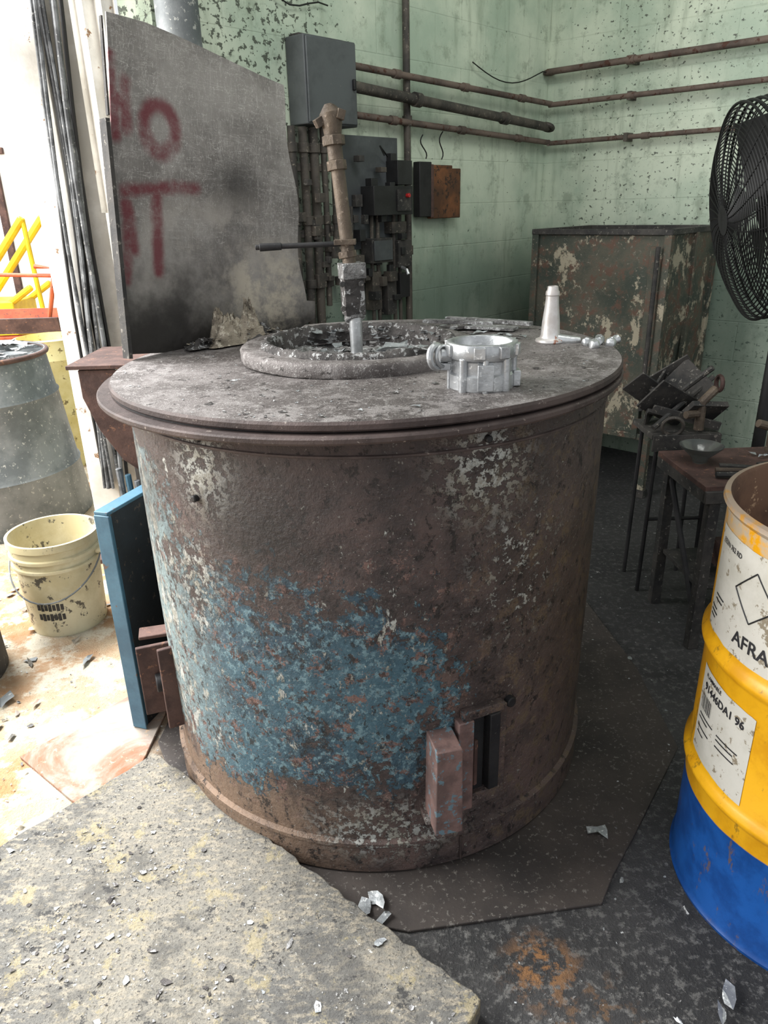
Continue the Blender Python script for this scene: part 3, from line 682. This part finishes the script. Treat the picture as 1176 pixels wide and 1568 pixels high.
# ---------------------------------------------------------------- scrap bin at right
Cb=Vector((1.305,3.5,0)); dD=-L.copy()
mwB=Matrix.Translation(Cb)@Matrix(((S.x,dD.x,0,0),(S.y,dD.y,0,0),(0,0,1,0),(0,0,0,1)))
b=B('scrap_hopper',mw=mwB)
w_,d_=.68,.55; z0,z1=.30,1.26; T=.012
def dent(c,size,axis,k):
    n1,n2=14,16; w,h=size; vs=[];fs=[]
    for sd in (0,1):
        for i in range(n1+1):
            for j in range(n2+1):
                p=-w/2+w*i/n1; q=-h/2+h*j/n2; ed=min(1,4*min(i,n1-i)/n1)*min(1,4*min(j,n2-j)/n2)
                dz=ed*(.012*math.sin(p*11+q*3)+.010*math.sin(q*13+p*5))+sd*.004
                vs.append((c[0]+p,c[1]+dz,c[2]+q) if axis==0 else (c[0]+dz,c[1]+p,c[2]+q))
    K=(n1+1)*(n2+1)
    for i in range(n1):
        for j in range(n2):
            a_=i*(n2+1)+j; q=(a_,a_+n2+1,a_+n2+2,a_+1); fs.append(q); fs.append(tuple(K+w2 for w2 in reversed(q)))
    b.add(vs,fs,k)
dent((-w_/2,0,(z0+z1)/2),(w_,z1-z0),0,'bin'); dent((-w_/2,d_,(z0+z1)/2),(w_,z1-z0),0,'bin')
dent((0,d_/2,(z0+z1)/2),(d_,z1-z0),1,'bin'); dent((-w_,d_/2,(z0+z1)/2),(d_,z1-z0),1,'bin'); b.box((-w_/2,d_/2,z0),(w_,d_,T),'bin')
for (cx_,cy_,sx,sy) in [(-w_/2,0,w_+.04,.035),(-w_/2,d_,w_+.04,.035),(0,d_/2,.035,d_+.04),(-w_,d_/2,.035,d_+.04)]:
    b.box((cx_,cy_,z1),(sx,sy,.025),'dark2'); b.box((cx_,cy_,z0+.01),(sx,sy*.9,.03),'bin')
for cx_ in (-w_,0):
    for cy_ in (0,d_): b.box((cx_,cy_,.64),(.035,.035,1.24),'bin'); b.box((cx_,cy_,.02),(.05,.05,.04),'dark2')
b.box((-.06,-.014,.75),(.03,.015,.9),'bin'); b.box((.012,.28,.8),(.02,.03,.9),'bin'); b.tube([(-.03,-.04,1.2),(-.03,-.04,.45)],.011,'dark2',10)
b.finish(.002)

# ---------------------------------------------------------------- fan
fc=Vector((1.32,2.75,1.345)); ax=Vector((.985,-.12,.20)).normalized(); fb=Vector((-.2,0,.985)).normalized(); fb=(fb-ax*fb.dot(ax)).normalized(); fa=fb.cross(ax)
b=B('pedestal_fan',(fc.x,fc.y,0)); off=Vector((fc.x,fc.y,0))
ctr=fc-off; RR=.355
def fr(r,th,d): return ctr+(fa*math.cos(th)+fb*math.sin(th))*r+ax*d
for dd in (-.04,-.013,.013,.04): b.ring(ctr+ax*dd,RR+.002,.005,'wire',ax,64,6)
for sd in (-1,1):
    for i in range(30):
        f=(i+1)/31; r_=RR*f; dd=sd*(.04+.07*(1-f**3)); b.ring(ctr+ax*dd,r_,.0024,'wire',ax,56,4)
    for i in range(28):
        th=2*math.pi*i/28; b.tube([fr(RR*f,th+.35*(1-f),sd*(.04+.072*(1-f**3))) for f in (.1,.3,.5,.7,.85,.95,1.)],.0025,'wire',5)
    b.tube([ctr+ax*sd*.10,ctr+ax*sd*.115],.05,'black',20)
for i in range(4):
    t0=i*1.571; vs=[]
    for q in range(8):
        f=.15+.75*q/7
        vs+=[fr(RR*f,t0-.28-.15*f,-.025),fr(RR*f,t0+.28,.03)]
    b.add(vs,[(2*q,2*q+1,2*q+3,2*q+2) for q in range(7)],'black')
b.tube([ctr+ax*.02,ctr+ax*.2],.07,'black',20)
low=Vector((ax.x*.14,ax.y*.14,0))
b.tube([ctr+ax*.14,Vector((low.x,low.y,1.1)),Vector((low.x,low.y,.04))],[.02,.022,.024],'black',14)
b.lathe([(0,.0),(.17,0),(.18,.015),(.15,.03),(.04,.05),(.03,.09),(0,.09)],'black',(low.x,low.y,0),36)
b.box((low.x,low.y,1.0),(.05,.05,.09),'black')
b.finish(ang=40)

# ---------------------------------------------------------------- bench and items
b=B('work_bench')
b.box((.47,.14,.575),(.92,.36,.02),'rust'); b.box((.47,-.04,.55),(.92,.02,.04),'dark2'); b.box((.02,.14,.55),(.02,.36,.04),'dark2')
for xx in (.05,.88):
    for yy in (-.02,.29): b.box((xx,yy,.28),(.035,.035,.56),'dark2')
b.box((.46,.13,.22),(.82,.28,.015),'dark2'); b.tube([(.05,-.02,.1),(.05,.28,.5)],.01,'dark',8)
b.box((.5,.13,.30),(.3,.2,.14),'dark'); b.box((.25,.1,.27),(.16,.14,.09),'rust')
b.mw=Matrix.Translation((.97,2.14,0))@Matrix.Rotation(.05,4,'Z'); b.finish(.002)
b=B('scrap_metal_rack',(.98,2.52,0))
for xx,yy in ((0,0),(.19,.0),(.0,.16),(.19,.16)): b.tube([(xx,yy,.62),(xx+(.01 if xx else -.01),yy,.0)],.008,'dark',8)
b.tube([(0,0,.30),(.19,0,.30)],.007,'dark',8)
b.box((.095,.09,.62),(.24,.22,.02),'dark2'); b.box((.095,-.02,.60),(.24,.012,.06),'dark2')
for c_,sz_,rt in [((.05,.06,.72),(.20,.008,.13),(.5,.5,.3)),((.12,.10,.76),(.16,.008,.16),(-.4,.7,-.5)),((.02,.13,.72),(.14,.008,.18),(.2,-.4,.9)),((.16,.03,.70),(.14,.02,.10),(.8,.1,.2)),((.10,.02,.68),(.24,.012,.03),(.1,.25,-.2)),((.07,.15,.80),(.18,.008,.08),(.3,-.6,-.2)),((-.02,.08,.76),(.16,.008,.10),(.6,.6,.1))]: b.box(c_,sz_,'dark2',rt)
for p0,p1 in [((-.02,.0,.65),(.22,.12,.80)),((.0,.14,.65),(.16,.0,.86)),((-.03,.05,.70),(.15,.05,.66))]: b.tube([p0,p1],.010,'dark2',8)
b.tube([(.14,.0,.64),(.14,.0,.74),(.19,.02,.78)],.017,'pipe',10); b.tube([(.14,.0,.70),(.08,-.02,.70)],.014,'pipe',10); b.ring((.2,.02,.80),.025,.008,'rust',(1,0,0),20,6); b.ring((.04,-.02,.66),.035,.007,'pipeD',(.2,1,.3),24,6)
b.finish(.001)
b=B('glass_funnel',(1.05,2.32,.588))
b.lathe([(.02,0),(.022,.002),(.03,.02),(.068,.055),(.070,.060),(.066,.058),(.026,.022),(.018,.004),(.02,0)],'glass',seg=36); b.finish()
b=B('hand_tools',(1.2,2.22,.588))
b.tube([(-.16,-.05,.010),(.12,-.08,.012)],.010,'dark2',8); b.tube([(-.14,.0,.008),(.2,-.05,.01)],.008,'pipe',8); b.box((.1,.04,.015),(.20,.03,.012),'dark2',(0,0,.3)); b.box((-.02,-.0,.012),(.2,.025,.01),'dark2',(0,0,-.3))
for i in range(24): b.flake((U(-.02,.4),U(-.06,.16),.003),U(.008,.03),random.choice(['flake','dross']))
b.tube([(.10,.14,.018),(.10,.14,.12),(.15,.15,.15)],.016,'pipe',10); b.tube([(.10,.14,.10),(.04,.13,.12)],.014,'pipe',10)
b.finish(.001)

# ---------------------------------------------------------------- drum
DX,DY=.928,1.200; DR=.29
de=empty('oil_drum',(DX,DY,0))
b=B('drum_shell',(DX,DY,0))
def rib(z_): return [(DR,z_-.022),(DR+.004,z_-.014),(DR+.011,z_-.004),(DR+.011,z_+.004),(DR+.004,z_+.014),(DR,z_+.022)]
b.lathe([(0,.02),(DR-.01,.02),(DR-.006,.0),(DR+.005,.0),(DR+.007,.008),(DR,.018)]+rib(.30)+rib(.585)+[(DR,.862),(DR+.006,.866),(DR+.010,.873),(DR+.008,.881),(DR-.002,.883)],'drum',seg=120)
b.lathe([(DR-.002,.883),(DR-.006,.876),(DR-.006,.05),(0,.05)],'drum_in',seg=96); b.finish(parent=de)
b=B('drum_contents',(DX,DY,0))
b.disc(DR-.008,.60,'drum_in')
for i in range(50):
    a=U(0,6.28); r_=U(0,.25); b.flake((r_*math.cos(a),r_*math.sin(a),.60+U(0,.05)),U(.03,.08),random.choice(['dross','wood','label']))
b.box((-.15,.1,.70),(.1,.02,.28),'label',(.3,.2,.4)); b.finish(parent=de)
def patch(b,p0,p1,z0,z1,r,k,skew=0,rag=0):
    N=16; vs=[]
    for i in range(N+1):
        a=math.radians(p0+(p1-p0)*i/N); dz=skew*i/N
        j0=U(-rag,rag); j1=U(-rag,rag)
        vs+=[(r*math.cos(a),r*math.sin(a),z0+dz+j0),(r*math.cos(a),r*math.sin(a),z1+dz+j1)]
    b.add(vs,[(2*i,2*i+2,2*i+3,2*i+1) for i in range(N)],k)
b=B('drum_labels',(DX,DY,0))
patch(b,163,222,.615,.83,DR+.0012,'label',-.0,.002); patch(b,169,204,.335,.535,DR+.0012,'label',-.01,.001)
for i in range(22):
    a=172+i*.42
    if i%3!=2: patch(b,a,a+U(.12,.3),.44,.475,DR+.002,'ink')
for z_,p0,p1 in [(.425,172,184),(.415,172,180),(.395,172,182),(.38,172,178),(.425,187,199),(.415,187,197),(.40,187,198),(.69,168,176),(.68,168,175),(.66,165,171),(.65,165,172),(.64,165,170)]:
    patch(b,p0,p1,z_,z_+.003,DR+.002,'ink')
dc=(193,.745)
dpts=[(dc[0]+10*math.cos(a),dc[1]+.05*math.sin(a)) for a in (0,math.pi/2,math.pi,1.5*math.pi,0)]
for (a0,z_0),(a1,z_1) in zip(dpts[:-1],dpts[1:]):
    b.tube([((DR+.002)*math.cos(math.radians(a0+(a1-a0)*q/6)),(DR+.002)*math.sin(math.radians(a0+(a1-a0)*q/6)),z_0+(z_1-z_0)*q/6) for q in range(7)],.0014,'ink',4)
def text(s_,size,phi,z_,bold=0):
    cu=bpy.data.curves.new('t','FONT'); cu.body=s_; cu.size=size; cu.offset=bold; cu.resolution_u=3
    ob=bpy.data.objects.new('t',cu); bpy.context.collection.objects.link(ob); bpy.context.view_layer.update()
    me=bpy.data.meshes.new_from_object(ob); r_=DR+.0022
    vs=[]
    for v in me.vertices:
        a=math.radians(phi)+v.co.x/r_; vs.append((r_*math.cos(a),r_*math.sin(a),z_+v.co.y))
    b.add(vs,[tuple(p.vertices) for p in me.polygons],'ink',False)
    bpy.data.objects.remove(ob); bpy.data.meshes.remove(me); bpy.data.curves.remove(cu)
text('AFRA',.038,186,.64,.0006); text('91446DA1 96',.024,173,.487,.0006); text('RESIN 762 RD',.014,167,.80,.0002); text('FLAMMABLE',.012,173,.515,.0002)
b.finish(parent=de)

# ---------------------------------------------------------------- lights / world
w=bpy.data.worlds.new('World'); bpy.context.scene.world=w; w.use_nodes=True
bg=w.node_tree.nodes['Background']; bg.inputs[0].default_value=(.94,.97,1.,1); bg.inputs[1].default_value=.95
def area(name,loc,target,size,sy,power,col=(1,1,1)):
    l=bpy.data.lights.new(name,'AREA'); l.shape='RECTANGLE'; l.size=size; l.size_y=sy; l.energy=power; l.color=col
    ob=bpy.data.objects.new(name,l); bpy.context.collection.objects.link(ob); ob.location=loc
    ob.rotation_euler=(Vector(target)-Vector(loc)).to_track_quat('-Z','Y').to_euler(); return ob
area('daylight_doorway',(-3.0,1.6,2.4),(0,1.9,.8),2.0,2.0,260,(1,.99,.96))
area('wall_fill_light',(.9,1.6,3.6),(1.4,4.2,2.2),1.8,1.0,55,(.98,1,.96))  # added fill lamp under the ceiling, brightens the back walls; no window there
sl=bpy.data.lights.new('sun','SUN'); sl.energy=9.; sl.angle=math.radians(14); so=bpy.data.objects.new('sun',sl); bpy.context.collection.objects.link(so)
so.rotation_euler=Vector((.6,-.6,-2)).to_track_quat('-Z','Y').to_euler()
area('daylight_yard',(-4.6,3.6,3.6),(-3.2,6.8,1.4),2.5,2.5,380,(1,1,1))

# ---------------------------------------------------------------- camera
cam=bpy.data.cameras.new('camera'); co=bpy.data.objects.new('camera',cam); bpy.context.collection.objects.link(co)
cam.sensor_fit='VERTICAL'; cam.sensor_height=36; cam.lens=26.0; cam.clip_start=.02
p=math.radians(22.5); a=math.radians(1.5)
f=Vector((0,math.cos(p),-math.sin(p))); r=Vector((1,0,0)); u=Vector((0,math.sin(p),math.cos(p)))
r2=r*math.cos(a)-u*math.sin(a); u2=r*math.sin(a)+u*math.cos(a)
co.matrix_world=Matrix(((r2.x,u2.x,-f.x,0),(r2.y,u2.y,-f.y,0),(r2.z,u2.z,-f.z,1.4),(0,0,0,1)))
bpy.context.scene.camera=co
sc=bpy.context.scene; sc.view_settings.view_transform='Standard'; sc.view_settings.exposure=0
